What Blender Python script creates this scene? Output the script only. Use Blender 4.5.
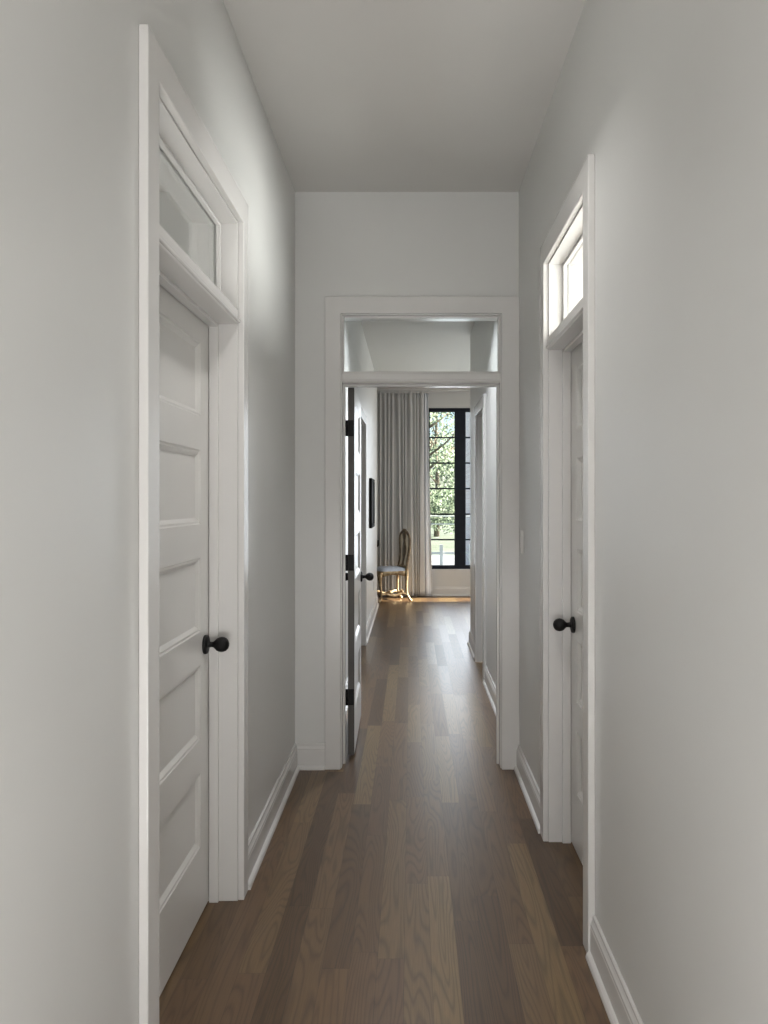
import bpy, bmesh, math, random
from mathutils import Vector, Matrix, noise
random.seed(7)
R = math.radians
S = bpy.context.scene
C = S.collection
for o in list(bpy.data.objects):
    bpy.data.objects.remove(o)

# ------------------------------------------------------------------ camera
FPX = 780.0
CAMZ = 1.42
cam_d = bpy.data.cameras.new('camera')
cam = bpy.data.objects.new('camera', cam_d); C.objects.link(cam)
cam.location = (0, 0, CAMZ); cam.rotation_euler = (R(90), 0, 0)
cam_d.sensor_fit = 'VERTICAL'; cam_d.sensor_height = 36; cam_d.sensor_width = 27
cam_d.lens = 36 * FPX / 1024
cam_d.shift_x = -27 / 1024; cam_d.shift_y = -12 / 1024
cam_d.clip_start = 0.02; cam_d.clip_end = 300
S.camera = cam
# ------------------------------------------------------------------ world, sun, exposure
w = bpy.data.worlds.new('sky'); S.world = w; w.use_nodes = True
wn = w.node_tree
bg = wn.nodes['Background']
sky = wn.nodes.new('ShaderNodeTexSky'); sky.sky_type = 'NISHITA'; sky.sun_disc = False
sky.sun_elevation = R(28); sky.sun_rotation = R(90); sky.air_density = 0.8; sky.dust_density = 2.0
wn.links.new(sky.outputs[0], bg.inputs[0]); bg.inputs[1].default_value = 0.36
S.view_settings.view_transform = 'Standard'; S.view_settings.look = 'None'
S.view_settings.gamma = 1; S.view_settings.use_curve_mapping = False
S.view_settings.exposure = 0.05

def lamp(name, kind, loc, direction, energy, color=(1, 1, 1), size=(1, 1), spread=180):
    l = bpy.data.lights.new(name, kind); l.energy = energy; l.color = color
    o = bpy.data.objects.new(name, l); C.objects.link(o); o.location = loc
    o.rotation_euler = Vector(direction).to_track_quat('-Z', 'Y').to_euler()
    if kind == 'AREA':
        l.shape = 'RECTANGLE'; l.size = size[0]; l.size_y = size[1]; l.spread = R(spread)
    return o
sun = lamp('sun', 'SUN', (12, 11, 8), (-math.cos(R(28)), -0.02, -math.sin(R(28))), 30.0, (1, .93, .80))
sun.data.angle = R(0.6)
L_BACK = lamp('rear_fill', 'AREA', (0, -4.85, 1.6), (0, 1, -0.02), 12, (1, 1, 1), (3.6, 2.2))  # unseen fill lamp added behind the viewer; the wall there has no window
L_REARUP = lamp('rear_upward_fill', 'AREA', (0, -2.6, .06), (0, .55, .85), 240, (1, .99, .975), (3.2, 1.6))  # added upward fill lamp behind the viewer, lifts the ceiling
L_FLOOR = lamp('hall_upward_fill', 'AREA', (0, .15, .05), (0, .30, .95), 62, (1, .99, .975), (.9, 2.8))  # fill lamp added at floor level below the view, brightens walls and ceiling
L_ROOMR = lamp('right_room_fill', 'POINT', (2.0, 1.6, 1.2), (0, 0, -1), 30, (1, .985, .95)); L_ROOMR.data.shadow_soft_size = .12  # hidden fill lamp, added to brighten the room behind the right transom
L_ROOML = lamp('left_room_fill', 'POINT', (-1.9, 1.5, 1.2), (0, 0, -1), 30, (1, .99, .97)); L_ROOML.data.shadow_soft_size = .12  # added point fill, out of sight, brightens what shows through the left transom
L_RIGHT = lamp('daylight_side_room', 'AREA', (3.45, 2.3, 1.55), (-1, 0, 0), 440, (1, .99, .97), (2.0, 1.5))
L_LEFT = lamp('left_room_side_fill', 'AREA', (-3.2, 2.3, 1.5), (1, 0, .1), 30, (1, .98, .95), (1.4, 1.4))  # area lamp added to brighten the left room, no known source
L_FARW = lamp('daylight_far_window', 'AREA', (1.1, 11.52, 1.62), (0, -1, -0.05), 5, (.88, .94, 1), (1.6, 2.3))
L_FARX = lamp('daylight_far_wide_window', 'AREA', (1.25, 11.50, 1.55), (-.1, -1, -0.03), 19, (.86, .93, 1), (1.9, 2.4), 100)
L_DOWN1 = lamp('hall_ceiling_fill', 'AREA', (-.02, 2.38, 3.035), (0, 0, -1), 6.2, (1, .99, .975), (.16, .16), 100)  # added fill lamp just above the view, brightens floor and low walls
L_DOWN2 = lamp('hall_ceiling_fill', 'AREA', (-.02, .3, 3.035), (0, 0, -1), 2.5, (1, .99, .975), (.16, .16), 140)  # second ceiling fill, added over the viewer
L_DOWN4 = lamp('far_room_ceiling_fill', 'AREA', (1.15, 9.9, 3.035), (-.15, 0, -1), 5, (1, .96, .88), (.16, .16), 150)  # fill lamp added behind the corner to brighten the far floor
L_DOWN3 = lamp('passage_ceiling_fill', 'AREA', (.06, 5.4, 3.035), (0, 0, -1), 19, (.91, .955, 1), (.16, .16), 105)  # unseen lamp added to brighten the passage
L_FARR = lamp('daylight_far_side_window', 'AREA', (3.9, 9.6, 1.7), (-1, 0, 0), 48, (1, .98, .95), (2.2, 2.2))

# ------------------------------------------------------------------ materials
def mat(name, color=(.8, .8, .8), rough=.5, metal=0.0, spec=.5):
    m = bpy.data.materials.new(name); m.use_nodes = True
    b = m.node_tree.nodes['Principled BSDF']
    b.inputs['Base Color'].default_value = (*color, 1)
    b.inputs['Roughness'].default_value = rough
    b.inputs['Metallic'].default_value = metal
    b.inputs['Specular IOR Level'].default_value = spec
    return m
def N(m, t, **k):
    n = m.node_tree.nodes.new(t)
    for a, v in k.items(): setattr(n, a, v)
    return n
def LK(m, a, b): m.node_tree.links.new(a, b)
def BS(m): return m.node_tree.nodes['Principled BSDF']
def mottled(m, c1, c2, scale, bump=0.0, dist=.001, stretch=(1, 1, 1), detail=4):
    tc = N(m, 'ShaderNodeTexCoord'); mp = N(m, 'ShaderNodeMapping'); mp.inputs['Scale'].default_value = stretch
    nz = N(m, 'ShaderNodeTexNoise'); nz.inputs['Scale'].default_value = scale; nz.inputs['Detail'].default_value = detail
    cr = N(m, 'ShaderNodeValToRGB')
    cr.color_ramp.elements[0].position = .35; cr.color_ramp.elements[1].position = .65
    cr.color_ramp.elements[0].color = (*c1, 1); cr.color_ramp.elements[1].color = (*c2, 1)
    LK(m, tc.outputs['Object'], mp.inputs[0]); LK(m, mp.outputs[0], nz.inputs[0]); LK(m, nz.outputs[0], cr.inputs[0])
    LK(m, cr.outputs[0], BS(m).inputs['Base Color'])
    if bump:
        bp = N(m, 'ShaderNodeBump'); bp.inputs['Strength'].default_value = bump; bp.inputs['Distance'].default_value = dist
        LK(m, nz.outputs[0], bp.inputs['Height']); LK(m, bp.outputs[0], BS(m).inputs['Normal'])
    return m
WALLC = (.60, .595, .57)
M_wall = mottled(mat('wall_paint', WALLC, .34, spec=.5), (.603, .60, .583), (.615, .612, .595), 2.5, .12, .004)
M_ceil = mottled(mat('ceiling_paint', rough=.7, spec=.3), (.60, .585, .56), (.61, .595, .57), 3)
M_trim = mottled(mat('trim_paint', rough=.24, spec=.5), (.62, .607, .59), (.63, .617, .60), 6, .04, .001, (1, 1, .15))
M_door = mottled(mat('door_paint', rough=.30, spec=.5), (.62, .607, .585), (.63, .617, .595), 5)
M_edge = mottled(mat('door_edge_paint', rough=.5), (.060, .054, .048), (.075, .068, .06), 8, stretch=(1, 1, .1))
M_black = mottled(mat('black_metal', rough=.5, spec=.2), (.005, .005, .005), (.008, .007, .007), 30)
M_plate = mottled(mat('switch_plastic', rough=.35), (.76, .75, .73), (.78, .77, .75), 20)
M_winf = mottled(mat('black_window_frame', rough=.55, spec=.2), (.010, .013, .020), (.014, .018, .027), 12)
M_frame = mottled(mat('black_picture_frame', rough=.8, spec=.1), (.012, .012, .013), (.018, .018, .018), 20)
M_art = mottled(mat('dark_print', rough=.8, spec=.1), (.015, .015, .018), (.035, .035, .04), 5)
M_cloth = mottled(mat('curtain_linen', rough=.9, spec=.1), (.54, .54, .53), (.58, .58, .57), 60, .1, .001)
M_sheer = mottled(mat('curtain_lining', rough=.9, spec=.1), (.70, .72, .75), (.74, .76, .79), 60)
BS(M_sheer).inputs['Transmission Weight'].default_value = 0.0
M_gilt = mottled(mat('aged_gilt_wood', rough=.38, metal=.55), (.26, .17, .09), (.56, .44, .27), 22, .4, .003)
M_gilt_pale = mottled(mat('pale_gilt_wood', rough=.34, metal=.1), (.80, .72, .56), (.92, .86, .72), 14, .3, .003)
M_gilt_dark = mottled(mat('worn_gilt_wood', rough=.42, metal=.4), (.13, .095, .06), (.30, .23, .15), 22, .4, .003)
M_seat = mottled(mat('blue_grey_upholstery', rough=.85), (.50, .56, .67), (.60, .66, .76), 25, .2, .001)

def mat_glass(name, tint=(.97, .985, .98), refl=1.0):
    m = bpy.data.materials.new(name); m.use_nodes = True
    nt = m.node_tree; nt.nodes.clear()
    out = nt.nodes.new('ShaderNodeOutputMaterial'); mx = nt.nodes.new('ShaderNodeMixShader')
    tr = nt.nodes.new('ShaderNodeBsdfTransparent'); tr.inputs[0].default_value = (*tint, 1)
    gl = nt.nodes.new('ShaderNodeBsdfGlossy'); gl.inputs['Roughness'].default_value = .01
    # Schlick reflectance, the same on the entry and exit face of the thin pane
    ge = nt.nodes.new('ShaderNodeNewGeometry'); dt = nt.nodes.new('ShaderNodeVectorMath'); dt.operation = 'DOT_PRODUCT'
    nt.links.new(ge.outputs['Normal'], dt.inputs[0]); nt.links.new(ge.outputs['Incoming'], dt.inputs[1])
    last = dt.outputs['Value']
    for op, v, first in (('ABSOLUTE', None, True), ('SUBTRACT', 1.0, False), ('POWER', 5.0, True), ('MULTIPLY', .96, True), ('ADD', .04, True)):
        q = nt.nodes.new('ShaderNodeMath'); q.operation = op
        if op == 'SUBTRACT': q.inputs[0].default_value = v; nt.links.new(last, q.inputs[1])
        else:
            nt.links.new(last, q.inputs[0])
            if v is not None: q.inputs[1].default_value = v
        last = q.outputs[0]
    nt.links.new(last, mx.inputs[0]); nt.links.new(tr.outputs[0], mx.inputs[1]); nt.links.new(gl.outputs[0], mx.inputs[2])
    nt.links.new(mx.outputs[0], out.inputs[0])
    return m
M_glass = mat_glass('window_glass')

def mat_floor():
    m = mat('oak_plank_floor', rough=.3)
    PW, PL = .083, 1.05
    geo = N(m, 'ShaderNodeNewGeometry'); sp = N(m, 'ShaderNodeSeparateXYZ'); LK(m, geo.outputs['Position'], sp.inputs[0])
    def mth(op, a, b=None, c=None):
        n = N(m, 'ShaderNodeMath', operation=op)
        for i, v in enumerate((a, b, c)):
            if v is None: continue
            if isinstance(v, (int, float)): n.inputs[i].default_value = v
            else: LK(m, v, n.inputs[i])
        return n.outputs[0]
    xs = mth('DIVIDE', mth('ADD', sp.outputs[0], .021 + 20 * PW), PW)
    col = mth('FLOOR', xs); fx = mth('FRACT', xs)
    wn1 = N(m, 'ShaderNodeTexWhiteNoise', noise_dimensions='1D'); LK(m, col, wn1.inputs['W'])
    len_ = mth('MULTIPLY_ADD', wn1.outputs['Value'], .5, .8)
    ys = mth('DIVIDE', mth('ADD', mth('MULTIPLY_ADD', wn1.outputs['Value'], 7.3, 40.0), sp.outputs[1]), mth('MULTIPLY', len_, PL))
    row = mth('FLOOR', ys); fy = mth('FRACT', ys)
    cb = N(m, 'ShaderNodeCombineXYZ'); LK(m, col, cb.inputs[0]); LK(m, row, cb.inputs[1])
    wn2 = N(m, 'ShaderNodeTexWhiteNoise', noise_dimensions='2D'); LK(m, cb.outputs[0], wn2.inputs['Vector'])
    sc = N(m, 'ShaderNodeSeparateColor'); LK(m, wn2.outputs['Color'], sc.inputs[0])
    base = N(m, 'ShaderNodeValToRGB'); cr = base.color_ramp
    cols = [(0, (.070, .037, .015)), (.22, (.100, .056, .024)), (.45, (.140, .080, .036)), (.62, (.112, .062, .030)), (.80, (.152, .094, .042)), (1, (.180, .117, .052))]
    cr.elements[0].position = 0; cr.elements[0].color = (*cols[0][1], 1)
    cr.elements[1].position = 1; cr.elements[1].color = (*cols[-1][1], 1)
    for p, c in cols[1:-1]:
        e = cr.elements.new(p); e.color = (*c, 1)
    LK(m, sc.outputs[0], base.inputs[0])
    # grain coordinates, shifted per plank
    gx = mth('ADD', mth('MULTIPLY', sp.outputs[0], 1.0), mth('MULTIPLY', sc.outputs[1], 13.0))
    gy = mth('ADD', mth('MULTIPLY', sp.outputs[1], .085), mth('MULTIPLY', sc.outputs[2], 9.0))
    gv = N(m, 'ShaderNodeCombineXYZ'); LK(m, gx, gv.inputs[0]); LK(m, gy, gv.inputs[1])
    nz = N(m, 'ShaderNodeTexNoise'); nz.inputs['Scale'].default_value = 9; nz.inputs['Detail'].default_value = 1.5; nz.inputs['Distortion'].default_value = .3
    LK(m, gv.outputs[0], nz.inputs[0])
    rings = mth('FRACT', mth('MULTIPLY', nz.outputs[0], 22.0))
    rings = mth('ABSOLUTE', mth('SUBTRACT', rings, .5))            # 0 .. .5
    ringm = N(m, 'ShaderNodeMapRange'); LK(m, rings, ringm.inputs[0]); ringm.inputs[1].default_value = 0; ringm.inputs[2].default_value = .28; ringm.inputs[3].default_value = .70; ringm.inputs[4].default_value = 1.06
    fine = N(m, 'ShaderNodeTexNoise'); fine.inputs['Scale'].default_value = 1; fine.inputs['Detail'].default_value = 3
    mp = N(m, 'ShaderNodeMapping'); mp.inputs['Scale'].default_value = (420, 9, 1); LK(m, geo.outputs['Position'], mp.inputs[0]); LK(m, mp.outputs[0], fine.inputs[0])
    finer = N(m, 'ShaderNodeMapRange'); LK(m, fine.outputs[0], finer.inputs[0]); finer.inputs[1].default_value = .3; finer.inputs[2].default_value = .7; finer.inputs[3].default_value = .84; finer.inputs[4].default_value = 1.12
    # seams
    ex = mth('MINIMUM', fx, mth('SUBTRACT', 1.0, fx)); ex = mth('MULTIPLY', ex, PW)
    ey = mth('MINIMUM', fy, mth('SUBTRACT', 1.0, fy)); ey = mth('MULTIPLY', ey, PL)
    ed = mth('MINIMUM', ex, ey)
    seam = N(m, 'ShaderNodeMapRange'); LK(m, ed, seam.inputs[0]); seam.inputs[1].default_value = 0; seam.inputs[2].default_value = .0016; seam.inputs[3].default_value = .55; seam.inputs[4].default_value = 1
    f = mth('MULTIPLY', mth('MULTIPLY', ringm.outputs[0], finer.outputs[0]), seam.outputs[0])
    vm = N(m, 'ShaderNodeVectorMath', operation='SCALE'); LK(m, base.outputs[0], vm.inputs[0]); LK(m, f, vm.inputs['Scale'])
    LK(m, vm.outputs[0], BS(m).inputs['Base Color'])
    rg = N(m, 'ShaderNodeMapRange'); LK(m, sc.outputs[1], rg.inputs[0]); rg.inputs[3].default_value = .34; rg.inputs[4].default_value = .38
    LK(m, rg.outputs[0], BS(m).inputs['Roughness'])
    bp = N(m, 'ShaderNodeBump'); bp.inputs['Strength'].default_value = .25; bp.inputs['Distance'].default_value = .0008
    LK(m, f, bp.inputs['Height']); LK(m, bp.outputs[0], BS(m).inputs['Normal'])
    BS(m).inputs['Specular IOR Level'].default_value = .62
    return m
M_floor = mat_floor()

# ------------------------------------------------------------------ mesh helpers
class MB:
    def __init__(s): s.v = []; s.f = []; s.smooth = []
    def poly(s, pts, faces, sm=False):
        o = len(s.v); s.v += [tuple(p) for p in pts]
        for f in faces: s.f.append([o + i for i in f]); s.smooth.append(sm)
    def box(s, x0, x1, y0, y1, z0, z1):
        x0, x1 = sorted((x0, x1)); y0, y1 = sorted((y0, y1)); z0, z1 = sorted((z0, z1))
        s.poly([(x0, y0, z0), (x1, y0, z0), (x1, y1, z0), (x0, y1, z0), (x0, y0, z1), (x1, y0, z1), (x1, y1, z1), (x0, y1, z1)],
               [(0, 3, 2, 1), (4, 5, 6, 7), (0, 1, 5, 4), (1, 2, 6, 5), (2, 3, 7, 6), (3, 0, 4, 7)])
        return s
    def tube(s, pts, rads, n=12, sx=1.0, cap=True):
        """smooth tube along pts with radius list; sx squashes across"""
        pts = [Vector(p) for p in pts]; rings = []
        if isinstance(rads, (int, float)): rads = [rads] * len(pts)
        up = Vector((0, 0, 1))
        t0 = (pts[1] - pts[0]).normalized()
        a = t0.orthogonal().normalized() if abs(t0.dot(up)) > .95 else t0.cross(up).normalized()
        base = len(s.v)
        for i, p in enumerate(pts):
            t = (pts[min(i + 1, len(pts) - 1)] - pts[max(i - 1, 0)]).normalized()
            a = (a - t * a.dot(t)).normalized(); b = t.cross(a)
            for k in range(n):
                g = 2 * math.pi * k / n
                s.v.append(tuple(p + (a * math.cos(g) + b * math.sin(g) * sx) * rads[i]))
        for i in range(len(pts) - 1):
            for k in range(n):
                s.f.append([base + i * n + k, base + i * n + (k + 1) % n, base + (i + 1) * n + (k + 1) % n, base + (i + 1) * n + k]); s.smooth.append(True)
        if cap:
            s.f.append([base + k for k in range(n)][::-1]); s.smooth.append(False)
            s.f.append([base + (len(pts) - 1) * n + k for k in range(n)]); s.smooth.append(False)
        return s
    def lathe(s, prof, origin, axis, n=24):
        """prof: (r, h) list along axis"""
        ax = Vector(axis).normalized(); a = ax.orthogonal().normalized(); b = ax.cross(a); o = Vector(origin)
        base = len(s.v)
        for r, h in prof:
            for k in range(n):
                g = 2 * math.pi * k / n
                s.v.append(tuple(o + ax * h + (a * math.cos(g) + b * math.sin(g)) * max(r, 1e-5)))
        for i in range(len(prof) - 1):
            for k in range(n):
                s.f.append([base + i * n + k, base + i * n + (k + 1) % n, base + (i + 1) * n + (k + 1) % n, base + (i + 1) * n + k]); s.smooth.append(True)
        return s
    def extrude(s, prof, a, b, nrm):
        """profile (d, z) extruded from a to b on the floor line, d measured along nrm"""
        a = Vector(a); b = Vector(b); nrm = Vector(nrm); n = len(prof)
        pts = [a + nrm * d + Vector((0, 0, z)) for d, z in prof] + [b + nrm * d + Vector((0, 0, z)) for d, z in prof]
        s.poly(pts, [[i, (i + 1) % n, n + (i + 1) % n, n + i] for i in range(n)] + [list(range(n))[::-1], list(range(n, 2 * n))])
        return s
    def build(s, name, m, parent=None, bevel=0, M=None, segs=2):
        me = bpy.data.meshes.new(name)
        me.from_pydata([tuple(M @ Vector(v)) for v in s.v] if M else s.v, [], s.f)
        me.polygons.foreach_set('use_smooth', s.smooth)
        bm = bmesh.new(); bm.from_mesh(me); bmesh.ops.recalc_face_normals(bm, faces=bm.faces); bm.to_mesh(me); bm.free()
        me.materials.append(m); me.update()
        o = bpy.data.objects.new(name, me); C.objects.link(o)
        if parent: o.parent = parent
        if bevel:
            bv = o.modifiers.new('bevel', 'BEVEL'); bv.width = bevel; bv.segments = segs; bv.limit_method = 'ANGLE'; bv.angle_limit = R(40)
            bv.harden_normals = False
        return o
def tag(o, label=None, cat=None, group=None, kind=None):
    if label: o['label'] = label
    if cat: o['category'] = cat
    if group: o['group'] = group
    if kind: o['kind'] = kind
    return o
def empty(name, loc=(0, 0, 0), rz=0):
    o = bpy.data.objects.new(name, None); C.objects.link(o); o.location = loc; o.rotation_euler = (0, 0, rz)
    o.empty_display_size = .1
    return o
def struct(o, label, cat): return tag(o, label, cat, kind='structure')

H = 3.05
XL, XR = -.614, .571          # hall wall faces
YE = 4.127                    # end wall face
XL2, XR2 = -.460, .585        # far hall wall faces
WT = .14
YB = 11.56                    # far window wall face

# ------------------------------------------------------------------ shell
struct(MB().box(-5, 5, -5.4, 11.56, -.12, 0).build('floor', M_floor), 'stained oak plank floor running the length of the hallway', 'floor')
struct(MB().box(-5, 5, -5.4, 11.9, H, H + .12).build('ceiling', M_ceil), 'plain off-white ceiling over the hallway', 'ceiling')

def wall_y(name, label, xa, xb, y0, y1, opens=()):
    """wall running along Y between x faces xa, xb; opens = (ya, yb, za, zb)"""
    b = MB(); y = y0
    for (ya, yb, za, zb) in sorted(opens):
        b.box(xa, xb, y, ya, 0, H)
        if za > 0: b.box(xa, xb, ya, yb, 0, za)
        b.box(xa, xb, ya, yb, zb, H); y = yb
    b.box(xa, xb, y, y1, 0, H)
    return struct(b.build(name, M_wall), label, 'wall')
def wall_x(name, label, ya, yb, x0, x1, opens=()):
    b = MB(); x = x0
    for (xa, xb, za, zb) in sorted(opens):
        b.box(x, xa, ya, yb, 0, H)
        if za > 0: b.box(xa, xb, ya, yb, 0, za)
        b.box(xa, xb, ya, yb, zb, H); x = xb
    b.box(x, x1, ya, yb, 0, H)
    return struct(b.build(name, M_wall), label, 'wall')

# door clear openings
DL = (1.843, 2.761); DR = (2.499, 3.236); DE = (-.366, .473)
TTOP = 2.398; HB0, HB1 = 2.042, 2.092
D4 = (6.155, 6.825); D5 = (6.72, 7.60); D45T = 2.15
J = .019
wall_y('wall_left', 'grey-white hallway wall on the left around the closed door', XL - WT, XL, -1.6, YE, [(DL[0] - J, DL[1] + J, 0, TTOP + J)])
wall_y('wall_right', 'grey-white hallway wall on the right around the closed door', XR, XR + WT, -1.6, YE, [(DR[0] - J, DR[1] + J, 0, TTOP + J)])
wall_x('wall_end', 'end wall of the near hallway around the open doorway', YE, YE + WT, XL - WT, XR + WT, [(DE[0] - J, DE[1] + J, 0, TTOP + J)])
wall_y('wall_left', 'left wall of the passage beyond the open door', XL2 - WT, XL2, YE + WT, 10.55, [(D5[0] - J, D5[1] + J, 0, D45T + J)])
wall_y('wall_right', 'right wall of the passage beyond the open doorway', XR2, XR2 + WT, YE + WT, 7.70, [(D4[0] - J, D4[1] + J, 0, D45T + J)])
wall_x('wall_alcove', 'return wall of the far room, left of the passage', 10.41, 10.55, -3, XL2 - WT)
wall_x('wall_return', 'return wall of the far room, right of the passage', 7.56, 7.70, XR2 + WT, 4.15)
WX = (.262, 1.95); WZ = (.394, 2.786)
wall_x('wall_back', 'window wall at the far end of the room', YB, YB + .2, -3.15, 4.15, [(WX[0], WX[1], WZ[0], WZ[1]), (2.2, 3.75, WZ[0], WZ[1])])
WS = (10.98, 11.40)
wall_y('wall_side', 'right side wall of the far room', 4.0, 4.15, 7.56, YB, [(WS[0], WS[1], .1, 2.75)])
wall_y('wall_alcove', 'left side wall of the far room', -3.15, -3.0, 10.41, YB)
# rooms behind the closed doors and behind the camera
wall_x('wall_partition', 'near partition of the room behind the right door', .3, .42, XR + WT, 3.7)
wall_x('wall_partition', 'far partition of the room behind the right door', YE, YE + .12, XR + WT, 3.7)
wall_y('wall_outer', 'outer wall of the room behind the right door', 3.6, 3.72, .42, YE)
wall_x('wall_partition', 'near partition of the room behind the left door', .3, .42, -3.5, XL - WT)
wall_x('wall_partition', 'far partition of the room behind the left door', YE, YE + .12, -3.5, XL - WT)
wall_y('wall_outer', 'outer wall of the room behind the left door', -3.5, -3.38, .42, YE)
wall_x('wall_rear', 'rear wall of the room behind the viewer', -5.1, -5.0, -3.1, 3.1)
wall_x('wall_rear', 'wall beside the hallway entrance, left of the viewer', -1.6, -1.48, -3.1, XL - WT)
wall_x('wall_rear', 'wall beside the hallway entrance, right of the viewer', -1.6, -1.48, XR + WT, 3.1)
wall_y('wall_rear', 'left wall of the room behind the viewer', -3.1, -3.0, -5.0, -1.6)
wall_y('wall_rear', 'right wall of the room behind the viewer', 3.0, 3.1, -5.0, -1.6)

# ------------------------------------------------------------------ trim
CW, CT = .090, .022
def mapper(kind, base):
    """(u, w, z) -> world. w is metres out of the wall face towards the viewer's side"""
    if kind == 'L': return lambda u, w, z: (base + w, u, z)
    if kind == 'R': return lambda u, w, z: (base - w, u, z)
    return lambda u, w, z: (u, base - w, z)
def mbox(b, P, u0, u1, w0, w1, z0, z1):
    a = P(u0, w0, z0); c = P(u1, w1, z1)
    b.box(a[0], c[0], a[1], c[1], a[2], c[2])
def casing(P, d, top, label, cwl=CW, cwr=CW, back=True, w_off=0, head=CW):
    rv = .005
    b = MB()
    o0, o1, ot, i0, i1, it = d[0] - rv - cwl, d[1] + rv + cwr, top + rv + head, d[0] - rv, d[1] + rv, top + rv
    for side, (w0, w1) in enumerate(((0, CT), (-WT - CT, -WT))):
        if side and not back: continue
        loop = [(o0, 0), (o0, ot), (o1, ot), (o1, 0), (i1, 0), (i1, it), (i0, it), (i0, 0)]
        pts = [P(u, w0, z) for u, z in loop] + [P(u, w1, z) for u, z in loop]
        fs = [(k, (k + 1) % 8, 8 + (k + 1) % 8, 8 + k) for k in range(8)]
        for q in ((0, 1, 6, 7), (1, 2, 5, 6), (2, 3, 4, 5)): fs += [q, tuple(8 + k for k in q)]
        b.poly(pts, fs)
    return struct(b.build('trim', M_trim, bevel=.003), label, 'door casing')
def jamb(P, d, top, label, stop_w=None):
    b = MB()
    mbox(b, P, d[0] - J, d[0], 0, -WT, 0, top + J)
    mbox(b, P, d[1], d[1] + J, 0, -WT, 0, top + J)
    mbox(b, P, d[0], d[1], 0, -WT, top, top + J)
    if stop_w:                                   # door stop, on the leaf's hall side
        a, c, t = stop_w
        mbox(b, P, d[0], d[0] + .012, a, c, 0, t)
        mbox(b, P, d[1] - .012, d[1], a, c, 0, t)
        mbox(b, P, d[0] + .012, d[1] - .012, a, c, t - .012, t)
    return struct(b.build('trim', M_trim, bevel=.0015), label, 'door jamb')
def transom(name, P, d, wg, label, lo=HB1, hi=TTOP, back_bar=True):
    """header bar with a sloped nosing plus the fixed pane above it, as one window"""
    root = empty(name); struct(root, label, 'transom window')
    b = MB(); mbox(b, P, d[0], d[1], .004, -WT, HB0, HB1)
    mbox(b, P, d[0], d[1], .012, -.012, HB0 + .004, HB0 + .016)
    b.build('header_bar', M_trim, root, bevel=.004)
    f = MB(); s = .010
    for w0, w1 in ((wg + .004, wg + .020), (wg - .020, wg - .004)):
        mbox(f, P, d[0], d[0] + s, w0, w1, lo, hi); mbox(f, P, d[1] - s, d[1], w0, w1, lo, hi)
        mbox(f, P, d[0] + s, d[1] - s, w0, w1, lo, lo + s); mbox(f, P, d[0] + s, d[1] - s, w0, w1, hi - s, hi)
    f.build('window_frame', M_trim, root, bevel=.003)
    g = MB(); mbox(g, P, d[0] + .004, d[1] - .004, wg - .002, wg + .002, lo + .004, hi - .004)
    g.build('pane', M_glass, root)
    return root

PL_, PR_, PE_ = mapper('L', XL), mapper('R', XR), mapper('E', YE)
casing(PL_, DL, TTOP, 'white casing around the closed door on the left', cwl=.081, cwr=.074)
jamb(PL_, DL, TTOP, 'white jamb lining the left doorway', (-.066, -.098, HB0))
casing(PR_, DR, TTOP, 'white casing around the closed door on the right', cwl=.076, cwr=.078)
jamb(PR_, DR, TTOP, 'white jamb lining the right doorway', (-.056, -.090, HB0))
casing(PE_, DE, TTOP, 'white casing around the open doorway in the end wall', cwl=.083, cwr=.093)
jamb(PE_, DE, TTOP, 'white jamb lining the open end doorway', (-.068, -.098, HB0))
transom('window_1', PL_, DL, -.078, 'clear transom window above the closed left door')
transom('window_2', PR_, DR, -.078, 'bright transom window above the closed right door')
transom('window_3', PE_, DE, -.030, 'wide transom window above the open end doorway')
P4, P5 = mapper('R', XR2), mapper('L', XL2)
casing(P4, D4, D45T, 'grey-white casing around the doorway on the right of the passage', cwl=.105, cwr=.115, back=False)
jamb(P4, D4, D45T, 'jamb of the recessed doorway on the right of the passage')
casing(P5, D5, D45T, 'casing around the doorway on the left of the passage', back=False)
jamb(P5, D5, D45T, 'jamb of the recessed doorway on the left of the passage')

BASE = [(0, 0), (.030, 0), (.030, .007), (.027, .015), (.021, .021), (.016, .023), (.016, .096), (.0145, .100), (.0145, .108), (.011, .114), (.008, .122), (.008, .130), (.005, .133), (0, .133)]
def baseboard(name, a, b, n, label):
    return struct(MB().extrude(BASE, (*a, 0), (*b, 0), (*n, 0)).build(name, M_trim, bevel=0), label, 'baseboard')
rv = .005
baseboard('baseboard_left', (XL, -1.48), (XL, DL[0] - rv - .081), (1, 0), 'white baseboard on the left wall, nearer than the door')
baseboard('baseboard_left', (XL, DL[1] + rv + .074), (XL, YE), (1, 0), 'white baseboard on the left wall between door and end wall')
baseboard('baseboard_end', (XL + .012, YE), (DE[0] - rv - .083, YE), (0, -1), 'short white baseboard on the end wall, left of the doorway')
baseboard('baseboard_right', (XR, -1.48), (XR, DR[0] - rv - .076), (-1, 0), 'white baseboard on the right wall, nearer than the door')
baseboard('baseboard_right', (XR, DR[1] + rv + .078), (XR, YE - CT), (-1, 0), 'white baseboard on the right wall between door and end wall')
baseboard('baseboard_left', (XL2, YE + WT + CT), (XL2, D5[0] - rv - CW), (1, 0), 'white baseboard on the passage left wall, behind the open door')
baseboard('baseboard_left', (XL2, D5[1] + rv + CW), (XL2, 10.55), (1, 0), 'white baseboard on the passage left wall leading to the chair')
baseboard('baseboard_right', (XR2, YE + WT + CT), (XR2, D4[0] - rv - .105), (-1, 0), 'white baseboard on the passage right wall, nearer than its doorway')
baseboard('baseboard_right', (XR2, D4[1] + rv + .115), (XR2, 7.70), (-1, 0), 'short white baseboard on the passage right wall, past its doorway')
baseboard('baseboard_back', (-3, YB), (4, YB), (0, -1), 'white baseboard under the far window')

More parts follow.
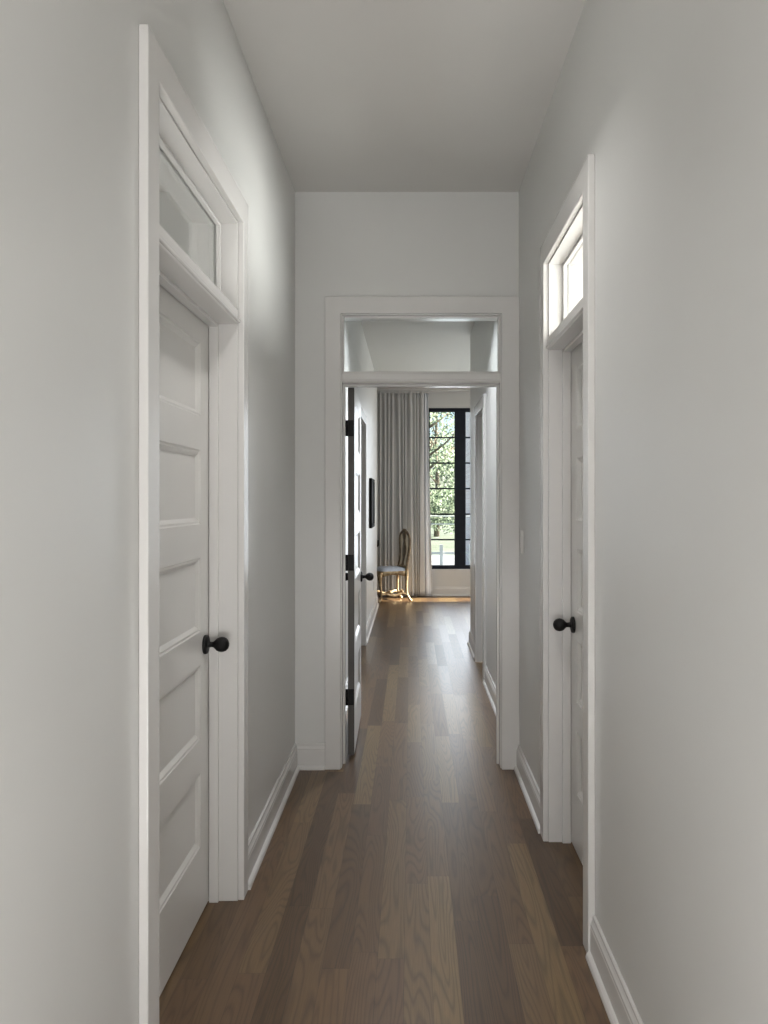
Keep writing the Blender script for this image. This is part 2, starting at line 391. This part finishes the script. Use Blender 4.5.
for yy, lb in ((9.9, 'unseen ring for the added ceiling fill in the far room beside its right return wall'), (2.38, 'unseen ring for the added ceiling fill, the one nearer the end wall'), (5.4, 'unseen ring for the added ceiling fill in the passage beyond the open door'), (.3, 'unseen ring for the added ceiling fill, the one above the viewer')):
    t = empty('fill_downlight', (1.15 if yy > 9 else .06 if yy > 5 else -.02, yy, H)); tag(t, lb, 'added fill light')  # ring around each added fill lamp, out of view
    MB().lathe([(.118, -.0), (.135, -.0), (.135, -.006), (.120, -.012), (.118, -.0)], (0, 0, 0), (0, 0, 1), 32).build('trim_ring', M_trim, t)

# ------------------------------------------------------------------ doors
RAILT = [1.955, 1.590, 1.225, .860, .495]; PHT = .252
def make_leaf(root, width, height, z0, M, edge_dark=False):
    """five-panel leaf, local u 0..width, thickness t along w (0 front .. -.035), z up; M local->world"""
    t = .035; st = .112
    b = MB()
    top, bot = z0 + height, z0
    b.box(0, st, -t, 0, bot, top); b.box(width - st, width, -t, 0, bot, top)
    zs = [top] + sum([[a, a - PHT] for a in RAILT], []) + [bot]
    for i in range(0, len(zs), 2): b.box(st, width - st, -t, 0, zs[i + 1], zs[i])
    for a in RAILT:                       # sticking moulding, both faces
        for s_ in (0, 1):
            y_o = -.0035 if not s_ else -t + .0035; y_i = -.0125 if not s_ else -t + .0125; y_f = -.001 if not s_ else -t + .001
            m_ = .022
            rings = [(0, y_f), (.004, y_o), (.010, y_o), (m_, y_i)]
            pts = []
            for (q, y) in rings:
                pts += [(st + q, y, a - PHT + q), (width - st - q, y, a - PHT + q), (width - st - q, y, a - q), (st + q, y, a - q)]
            fs = []
            for r_ in range(len(rings) - 1):
                for k in range(4): fs.append((r_ * 4 + k, r_ * 4 + (k + 1) % 4, r_ * 4 + 4 + (k + 1) % 4, r_ * 4 + 4 + k))
            b.poly(pts, fs)
    leaf = b.build('leaf', M_door, root, M=M)
    for a in RAILT:
        p = MB(); p.box(st + .0205, width - st - .0205, -t + .0125, -.0125, a - PHT + .0205, a - .0205)
        p.build('panel', M_door, root, M=M)
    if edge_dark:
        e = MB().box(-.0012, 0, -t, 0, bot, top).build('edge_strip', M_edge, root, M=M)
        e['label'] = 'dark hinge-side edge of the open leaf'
    return leaf
KNOB = [(0, 0), (.012, 0), (.0125, .004), (.0105, .008), (.0095, .018), (.0105, .024), (.0155, .029), (.0215, .035), (.0250, .043), (.0262, .051), (.0252, .059), (.0215, .067), (.015, .073), (.007, .076), (0, .0765)]
ROSE = [(0, 0), (.0325, 0), (.0335, .003), (.0325, .009), (.029, .0115), (.016, .013), (0, .013)]
def make_knob(root, pos, axis, M):
    ax = (M.to_3x3() @ Vector(axis)); p = M @ Vector(pos)
    k = MB().lathe(KNOB, p + ax * .008, ax, 28).build('door_knob', M_black, root); k['label'] = 'round black door knob'
    r_ = MB().lathe(ROSE, p, ax, 28).build('rosette', M_black, k)
    r_['label'] = 'black round rose plate'
def make_hinge(root, z, M, side_u=0.0):
    b = MB(); b.box(side_u - .0032, side_u - .0012, -.034, -.002, z - .044, z + .044)
    for k in range(5):
        za = z - .044 + k * .0176
        b.lathe([(0, 0), (.0062, 0), (.0072, .002), (.0072, .0156), (.0062, .0174), (0, .0174)], (side_u - .005, -.040, za), (0, 0, 1), 10)
    b.box(side_u - .0052, side_u - .0028, -.066, -.037, z - .044, z + .044)
    o = b.build('hinge', M_black, root, M=M); o['label'] = 'black butt hinge'
# left closed door: u along +Y from DL[0]; front faces +X
def closed_door(name, kind, base, d, wface, z0, knob_u, knob_z, label):
    root = empty(name); struct(root, label, 'door')
    wd = d[1] - d[0] - .006
    if kind == 'L': M = Matrix(((0, 1, 0, base + wface), (1, 0, 0, d[0] + .003), (0, 0, 1, 0), (0, 0, 0, 1)))
    else:           M = Matrix(((0, -1, 0, base - wface), (1, 0, 0, d[0] + .003), (0, 0, 1, 0), (0, 0, 0, 1)))
    make_leaf(root, wd, HB0 - .003 - z0, z0, M)
    make_knob(root, (knob_u if knob_u > 0 else wd + knob_u, 0, knob_z), (0, 1, 0), M)
    return root
closed_door('door_1', 'L', XL, DL, -.1005, .008, -.058, .920, 'closed white five-panel door on the left with black knob')
closed_door('door_2', 'R', XR, DR, -.0925, .008, -.058, .912, 'closed white five-panel door on the right with black knob')
def plain_closed(name, kind, base, d, top, label):
    root = empty(name); struct(root, label, 'door')
    wd = d[1] - d[0] - .006
    sgn = 1 if kind == 'L' else -1
    M = Matrix(((0, sgn, 0, base - sgn * .10), (1, 0, 0, d[0] + .003), (0, 0, 1, 0), (0, 0, 0, 1)))
    make_leaf(root, wd, top - .01, .008, M)
plain_closed('door_4', 'R', XR2, D4, D45T, 'recessed door on the right of the passage')
plain_closed('door_5', 'L', XL2, D5, D45T, 'recessed door on the left of the passage')
# open end door, hinged on the left jamb, swung a little past square
root3 = struct(empty('door_3'), 'open white panel door with black hinges seen nearly edge-on', 'door')
ang = R(1.0)
# local u runs away from camera (+Y), local y(w) = +X face towards the opening
M3 = Matrix.Translation((-.312, 4.296, 0)) @ Matrix.Rotation(ang, 4, 'Z') @ Matrix(((0, 1, 0, 0), (1, 0, 0, 0), (0, 0, 1, 0), (0, 0, 0, 1)))
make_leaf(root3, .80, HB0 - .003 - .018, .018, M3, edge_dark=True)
make_knob(root3, (.74, 0, .925), (0, 1, 0), M3)
make_knob(root3, (.74, -.035, .925), (0, -1, 0), M3)
for z in (1.815, 1.075, .335): make_hinge(root3, z, M3)

# ------------------------------------------------------------------ far window, curtains
def glazed(name, P, x0, x1, z0, z1, w0, mull, rows, label):
    root = struct(empty(name), label, 'window')
    f = MB(); fo = .028
    mbox(f, P, x0, x0 + fo * .6, w0, w0 - .07, z0, z1); mbox(f, P, x1 - fo, x1, w0, w0 - .07, z0, z1)
    mbox(f, P, x0, x1, w0, w0 - .07, z1 - .055, z1); mbox(f, P, x0, x1, w0, w0 - .07, z0, z0 + .055)
    f.build('window_frame', M_winf, root, bevel=.003)
    edges = [x0 + fo * .6] + [e for m_ in mull for e in m_] + [x1 - fo]
    for m_ in mull:
        q = MB(); mbox(q, P, m_[0], m_[1], w0 + .006, w0 - .07, z0 + .05, z1 - .05)
        mbox(q, P, m_[0] - .004, m_[0] + .055, w0 - .012, w0 - .06, z0 + .05, z1 - .05)
        q.build('mullion', M_winf, root, bevel=.004)
    za, zb = z0 + .055, z1 - .055
    for i in range(0, len(edges), 2):
        a, c = edges[i], edges[i + 1]
        g = MB(); mbox(g, P, a, c, w0 - .036, w0 - .040, za, zb); g.build('pane', M_glass, root)
        for k in range(1, rows):
            z = za + (zb - za) * k / rows
            q = MB(); mbox(q, P, a, c, w0 - .020, w0 - .056, z - .011, z + .011); q.build('glazing_bar', M_winf, root, bevel=.002)
    return root
PB_ = mapper('E', YB)
glazed('window_4', PB_, WX[0], WX[1], WZ[0], WZ[1], -.03, [(.652, .812)], 6, 'tall black framed window at the far end with garden behind')
glazed('window_5', PB_, 2.2, 3.75, WZ[0], WZ[1], -.03, [(2.90, 3.06)], 6, 'second black framed window of the far wall')
struct(MB().box(3.98, 4.15, WS[0], WS[1], .085, .1).build('trim', M_trim), 'sill of the slim side window in the far room', 'window sill')

def curtain(name, x0, x1, y, z0, z1, amp, nfold, m, label, cat, flare=0.0, seed=1, parent=None):
    rnd = random.Random(seed)
    nx = nfold * 14; nz = 36
    ph = [rnd.uniform(-.9, .9) for _ in range(nfold + 1)]; am = [rnd.uniform(.65, 1.25) for _ in range(nfold + 1)]
    b = MB(); vs = []; fs = []
    for j in range(nz + 1):
        v = j / nz; z = z0 + (z1 - z0) * v
        for i in range(nx + 1):
            u = i / nx; k = u * nfold; ki = min(int(k), nfold - 1); kf = k - ki
            a = am[ki] * (1 - kf) + am[ki + 1] * kf
            p = ph[ki] * (1 - kf) + ph[ki + 1] * kf
            drop = 1 - v
            q = 2 * math.pi * (k + p * (.4 + .6 * drop)) + .5 * noise.noise(Vector((u * 6, v * 2.2, seed)))
            yy = math.sin(q) * amp * a * (.75 + .35 * drop) + .012 * noise.noise(Vector((u * 9, v * 3, seed + 5)))
            xx = x0 + (x1 - x0) * u + flare * (drop ** 1.5) * (u ** 2) - .35 * amp * math.sin(2 * q) * .5
            vs.append((xx, y + yy, z))
    for j in range(nz):
        for i in range(nx):
            a = j * (nx + 1) + i; fs.append((a, a + 1, a + nx + 2, a + nx + 1))
    b.poly(vs, fs, True)
    o = b.build(name, m, parent)
    sd = o.modifiers.new('thick', 'SOLIDIFY'); sd.thickness = .002; sd.offset = 0
    return o
cur = empty('curtain', (-.15, 11.44, 0)); tag(cur, 'pleated floor-length grey linen curtain beside the tall black window', 'curtain')
Mi = Matrix.Translation((.15, -11.44, 0))
c1 = curtain('fabric_panel', -.50, .185, 11.44, .012, 3.015, .024, 11, M_cloth, None, None, flare=.02, seed=3)
c2 = curtain('lining_edge', .180, .255, 11.462, .012, 3.015, .018, 2, M_sheer, None, None, flare=.06, seed=9)
c2['label'] = 'paler lining along the window edge of the curtain'
hd = MB().box(-.50, .255, 11.425, 11.458, 2.985, 3.018).build('heading_tape', M_cloth)
for c_ in (c1, c2, hd):
    c_.parent = cur; c_.data.transform(Mi)
tr = MB().box(-3.0, 3.9, 11.41, 11.475, 3.020, 3.05).build('curtain_track', M_trim, bevel=.003)
tag(tr, 'slim white curtain track fixed to the far ceiling', 'curtain track')

# small dark holdback on the alcove side
hb = MB(); hb.tube([(-.56, 11.30, .70), (-.478, 11.30, .76), (-.478, 11.30, .84)], [.012, .014, .010], 10)
hb.tube([(-.56, 11.30, .70), (-.56, 11.40, .685), (-.56, 11.555, .685)], [.010, .009, .009], 8)
hb.lathe([(0, 0), (.03, 0), (.03, .008), (0, .008)], (-.56, 11.552, .685), (0, 1, 0), 16)
tag(hb.build('curtain_holdback', M_black), 'small dark metal curtain holdback beside the left curtain edge', 'curtain holdback')

# ------------------------------------------------------------------ antique chair
def smooth_path(pts, n=6):
    """Catmull-Rom through (x,y,z,r) tuples"""
    P = [pts[0]] + list(pts) + [pts[-1]]; out = []
    for i in range(1, len(P) - 2):
        for k in range(n):
            t = k / n; a, b_, c_, d_ = P[i - 1], P[i], P[i + 1], P[i + 2]
            out.append(tuple(.5 * ((2 * b_[q]) + (-a[q] + c_[q]) * t + (2 * a[q] - 5 * b_[q] + 4 * c_[q] - d_[q]) * t * t + (-a[q] + 3 * b_[q] - 3 * c_[q] + d_[q]) * t ** 3) for q in range(len(a))))
    out.append(tuple(pts[-1])); return out
def limb(b, pts, n=6, seg=10, sx=1.0):
    s_ = smooth_path(pts, n)
    b.tube([p[:3] for p in s_], [p[3] for p in s_], seg, sx)
ch = empty('antique_chair', (-.30, 11.03, 0), 0)
tag(ch, 'antique gilt side chair with curved back and blue-grey seat before the curtain', 'chair')
# local: +y forward (front of the seat), x across
W2, D2, SH = .195, .20, .425
for sgn in (-1, 1):
    b = MB(); limb(b, [(sgn * .185, .195, SH - .01, .030), (sgn * .20, .215, .36, .031), (sgn * .195, .21, .25, .020), (sgn * .182, .19, .12, .014), (sgn * .188, .20, .045, .015), (sgn * .200, .225, .018, .022), (sgn * .205, .24, .006, .017)])
    b.build('leg', M_gilt, ch)
    b = MB(); limb(b, [(sgn * .180, -.185, .47, .021), (sgn * .182, -.19, .40, .023), (sgn * .182, -.185, .26, .018), (sgn * .184, -.19, .12, .016), (sgn * .188, -.225, .04, .018), (sgn * .190, -.250, .008, .020)])
    b.build('leg', M_gilt, ch)
b = MB()      # seat rail: bowed apron
ring = []
for k in range(48):
    t = 2 * math.pi * k / 48; c_, s_ = math.cos(t), math.sin(t); e = .42
    x = abs(c_) ** e * math.copysign(1, c_) * (.215 if s_ > 0 else .195); y = abs(s_) ** e * math.copysign(1, s_) * .21
    ring.append((x, y))
pts = []
for sc_, z in ((1.0, .372), (1.015, .385), (1.02, .425), (1.0, .436), (.90, .436), (.90, .372)):
    for (x, y) in ring:
        dz = -.018 * math.cos(3 * math.atan2(y, x)) if z < .38 else 0
        pts.append((x * sc_, y * sc_, z + dz))
fs = [(r_ * 48 + k, r_ * 48 + (k + 1) % 48, ((r_ + 1) % 6) * 48 + (k + 1) % 48, ((r_ + 1) % 6) * 48 + k) for r_ in range(6) for k in range(48)]
b.poly(pts, fs, True); b.build('seat_rail', M_gilt, ch)
b = MB(); pts = []; prof = [(.0, .494), (.35, .492), (.65, .483), (.85, .470), (.96, .450), (1.0, .432), (.97, .420), (0, .420)]
for sc_, z in prof:
    for (x, y) in ring: pts.append((x * max(sc_, .001), y * max(sc_, .001), z))
fs = [(r_ * 48 + k, r_ * 48 + (k + 1) % 48, (r_ + 1) * 48 + (k + 1) % 48, (r_ + 1) * 48 + k) for r_ in range(len(prof) - 1) for k in range(48)]
b.poly(pts, fs, True); b.build('seat', M_seat, ch)
# back: leaning plane; by(z) gives y
def by(z): return -.192 - (z - .45) * .06 - .02 * math.sin((z - .45) * 6)
half = [(.45, .178), (.52, .160), (.58, .148), (.66, .158), (.74, .178), (.82, .192), (.90, .188), (.955, .150), (.985, .085), (.992, .0)]
for sgn in (-1, 1):
    b = MB(); limb(b, [(sgn * x, by(z), z, .021 if z < .9 else .019) for z, x in half[:8]], seg=10)
    b.build('back_post', M_gilt_dark, ch)
b = MB(); limb(b, [(x, by(z), z, r_) for (z, x, r_) in ((.940, -.160, .018), (.975, -.10, .021), (.985, -.045, .024), (1.000, 0, .029), (.985, .045, .024), (.975, .10, .021), (.940, .160, .018))])
b.build('crest_rail', M_gilt_dark, ch)
def plate(prof, thick, off):
    b = MB(); n = len(prof); pts = []
    for s_ in (off, off - thick):
        for z, x in prof: pts += [(-x, by(z) + s_, z), (x, by(z) + s_, z)]
    fs = []
    for i in range(n - 1):
        fs.append((2 * i, 2 * i + 1, 2 * i + 3, 2 * i + 2)); fs.append((2 * n + 2 * i, 2 * n + 2 * i + 1, 2 * n + 2 * i + 3, 2 * n + 2 * i + 2))
        fs.append((2 * i, 2 * i + 2, 2 * n + 2 * i + 2, 2 * n + 2 * i)); fs.append((2 * i + 1, 2 * i + 3, 2 * n + 2 * i + 3, 2 * n + 2 * i + 1))
    fs.append((0, 1, 2 * n + 1, 2 * n)); fs.append((2 * n - 2, 2 * n - 1, 4 * n - 1, 4 * n - 2))
    b.poly(pts, fs); return b
sp_ = [p[:2] for p in smooth_path([(z, x * .97) for z, x in half[:8]] + [(.975, .10)], 4)]
plate(sp_, .012, .004).build('back_panel', M_gilt_pale, ch, bevel=.002)['label'] = 'pale gilt panel inside the chair back'
vase = [p[:2] for p in smooth_path([(.46, .060), (.50, .050), (.54, .026), (.60, .030), (.68, .058), (.75, .064), (.81, .046), (.86, .030), (.91, .052), (.97, .060)], 4)]
plate(vase, .034, .015).build('splat', M_gilt_dark, ch, bevel=.004)['label'] = 'darker vase-shaped splat'
b = MB(); limb(b, [(-.175, by(.48), .478, .016), (-.08, by(.48), .488, .019), (0, by(.48), .482, .019), (.08, by(.48), .488, .019), (.175, by(.48), .478, .016)])
b.build('lower_rail', M_gilt, ch)
b = MB()      # wavy stretchers
for sgn in (-1, 1):
    limb(b, [(sgn * .184, .195, .10, .015), (sgn * .165, .12, .115, .018), (sgn * .15, .04, .085, .022), (sgn * .15, -.04, .085, .022), (sgn * .165, -.12, .115, .018), (sgn * .186, -.19, .10, .015)])
limb(b, [(-.15, 0, .085, .018), (-.07, .01, .105, .017), (0, 0, .12, .026), (.07, .01, .105, .017), (.15, 0, .085, .018)])
limb(b, [(-.184, -.19, .12, .013), (-.08, -.18, .10, .018), (0, -.18, .13, .02), (.08, -.18, .10, .018), (.184, -.19, .12, .013)])
b.build('stretcher', M_gilt, ch)
fwd = Vector((-.93, -.36)).normalized(); ch.scale = (1, 1, .985)
ch.rotation_euler = (0, 0, math.atan2(fwd.y, fwd.x) - math.pi / 2)

# ------------------------------------------------------------------ small wall things
pf = empty('picture_frame', (XL2, 8.88, 1.385)); tag(pf, 'dark framed picture hung on the passage left wall, seen almost edge-on', 'picture')
b = MB(); hw, hh, fw_, dp = .34, .275, .035, .032
b.box(.002, dp, -hw, hw, hh - fw_, hh); b.box(.002, dp, -hw, hw, -hh, -hh + fw_); b.box(.002, dp, -hw, -hw + fw_, -hh + fw_, hh - fw_); b.box(.002, dp, hw - fw_, hw, -hh + fw_, hh - fw_)
b.build('frame', M_frame, pf, bevel=.003)
MB().box(.002, dp - .012, -hw + fw_, hw - fw_, -hh + fw_, hh - fw_).build('print', M_art, pf)
def plate_thing(name, loc, nx, label, cat, switch):
    t = empty(name, loc); tag(t, label, cat)
    MB().box(0, nx * .006, -.036, .036, -.058, .058).build('cover_plate', M_plate, t, bevel=.002)
    if switch: MB().box(nx * .005, nx * .010, -.016, .016, -.033, .033).build('rocker', M_plate, t, bevel=.0015)
    else:
        for z in (-.02, .02): MB().box(nx * .005, nx * .008, -.015, .015, z - .014, z + .014).build('socket', M_plate, t, bevel=.0015)
plate_thing('light_switch', (XR, 3.99, 1.205), -1, 'white light switch on the right wall beside the end doorway', 'light switch', True)
plate_thing('power_outlet', (XL2, 9.6, .37), 1, 'small white power outlet low on the passage left wall', 'power outlet', False)

# ------------------------------------------------------------------ outside
M_leaf = mottled(mat('tree_leaves', rough=.6), (.07, .115, .06), (.17, .22, .14), 1.2)
BS(M_leaf).inputs['Subsurface Weight'].default_value = 0
M_bark = mottled(mat('tree_bark', rough=.9), (.09, .07, .05), (.16, .13, .10), 8, .5, .02)
M_grass = mottled(mat('lawn_grass', rough=.9), (.11, .14, .10), (.18, .20, .16), 2)
M_pave = mottled(mat('pale_concrete', rough=.8), (.28, .29, .31), (.36, .37, .39), 1)
M_white = mottled(mat('white_painted_wood', rough=.5), (.50, .51, .53), (.56, .57, .59), 3)
M_cable = mottled(mat('pale_cable', rough=.5), (.60, .62, .64), (.66, .68, .70), 3)
def mat_brick():
    m = mat('pale_brick', rough=.85)
    tc = N(m, 'ShaderNodeTexCoord'); mp = N(m, 'ShaderNodeMapping'); mp.inputs['Rotation'].default_value = (R(90), 0, 0)
    bt = N(m, 'ShaderNodeTexBrick'); bt.inputs['Scale'].default_value = 4
    bt.inputs['Color1'].default_value = (.70, .56, .49, 1); bt.inputs['Color2'].default_value = (.80, .68, .60, 1); bt.inputs['Mortar'].default_value = (.90, .84, .79, 1)
    LK(m, tc.outputs['Object'], mp.inputs[0]); LK(m, mp.outputs[0], bt.inputs[0]); LK(m, bt.outputs[0], BS(m).inputs['Base Color'])
    return m
M_brick = mat_brick()
GZ = -1.3
struct(MB().box(-60, 60, 11.9, 90, GZ - .2, GZ).build('ground', M_grass), 'lawn outside the far window', 'ground')
struct(MB().box(-30, 40, 30, 38, GZ, GZ + .04).build('ground', M_pave), 'pale paved strip outside the far window', 'pavement')
def tree(loc, h, rad, label, seed, n=5200):
    rnd = random.Random(seed); t = empty('garden_tree', loc)
    tag(t, label, 'tree', 'trees outside the far window')
    b = MB(); b.tube([(0, 0, 0), (.1, 0, h * .25), (-.05, .1, h * .5), (.05, 0, h * .8)], [.22, .17, .12, .05], 10)
    for k in range(7):
        a = rnd.uniform(0, 6.28); z = h * rnd.uniform(.25, .65)
        b.tube([(0, 0, z), (math.cos(a) * rad * .35, math.sin(a) * rad * .35, z + .7), (math.cos(a) * rad * .7, math.sin(a) * rad * .7, z + 1.6)], [.08, .05, .02], 6)
    b.build('trunk', M_bark, t)
    f = MB(); blobs = [(rnd.gauss(0, rad * .5), rnd.gauss(0, rad * .5), h * rnd.uniform(.12, .95), rad * rnd.uniform(.25, .5)) for _ in range(26)]
    for k in range(n):
        bx, by_, bz, br = rnd.choice(blobs)
        d = Vector((rnd.gauss(0, 1), rnd.gauss(0, 1), rnd.gauss(0, 1))).normalized() * br * rnd.uniform(.5, 1.05)
        p = Vector((bx, by_, bz)) + d
        a = Vector((rnd.gauss(0, 1), rnd.gauss(0, 1), rnd.gauss(0, 1))).normalized() * rnd.uniform(.06, .12); c_ = a.orthogonal() * .55
        f.poly([p - a, p + c_, p + a * 1.1, p - c_], [(0, 1, 2, 3)])
    f.build('foliage', M_leaf, t)
tree((.9, 46, GZ), 12, 3.2, 'leafy green tree nearest behind the tall window, branches crossing its left panes', 11, 11000)
tree((1.9, 58, GZ), 13, 3.6, 'farther leafy green tree filling the gaps behind the nearest tree', 12, 14000)
tree((-9, 52, GZ), 9.5, 3.0, 'leafy green tree outside, hidden behind the grey curtain', 13, 5000)
# brick house on the right
hs = empty('brick_house', (5.05, 28, GZ)); tag(hs, 'pale brick house seen in the right part of the far window', 'house')
MB().box(-2.98, 3, -3, 3, 0, 8.5).build('wall', M_brick, hs)
MB().box(-3.02, 3.2, -3.2, 3.2, 8.5, 8.7).build('roof', M_pave, hs)
b = MB(); b.box(-1.0, 0, -3.05, -3, 2, 3.6); b.build('window', M_winf, hs)
# railing / fence
fc = empty('garden_fence', (0, 24.0, GZ)); tag(fc, 'low white rail fence outside the far window', 'fence')
b = MB(); b.box(-6, 1.85, -.02, .02, 1.05, 1.12); b.box(-6, 1.85, -.02, .02, .18, .25); b.build('rail', M_white, fc)
for k in range(9):
    x = 1.83 - k * .9
    MB().box(x - .05, x + .05, -.05, .05, 0, 1.35).build('post', M_white, fc)
for i, z in enumerate((.95, .72)):
    pts = [(-14 + 28 * k / 20, 22.5, z + .9 * ((k - 12) / 12) ** 2 * .4) for k in range(21)]
    tag(MB().tube(pts, .016, 6).build('overhead_cable', M_cable), ('upper' if i == 0 else 'lower') + ' pale cable crossing the view in the tall window', 'cable')
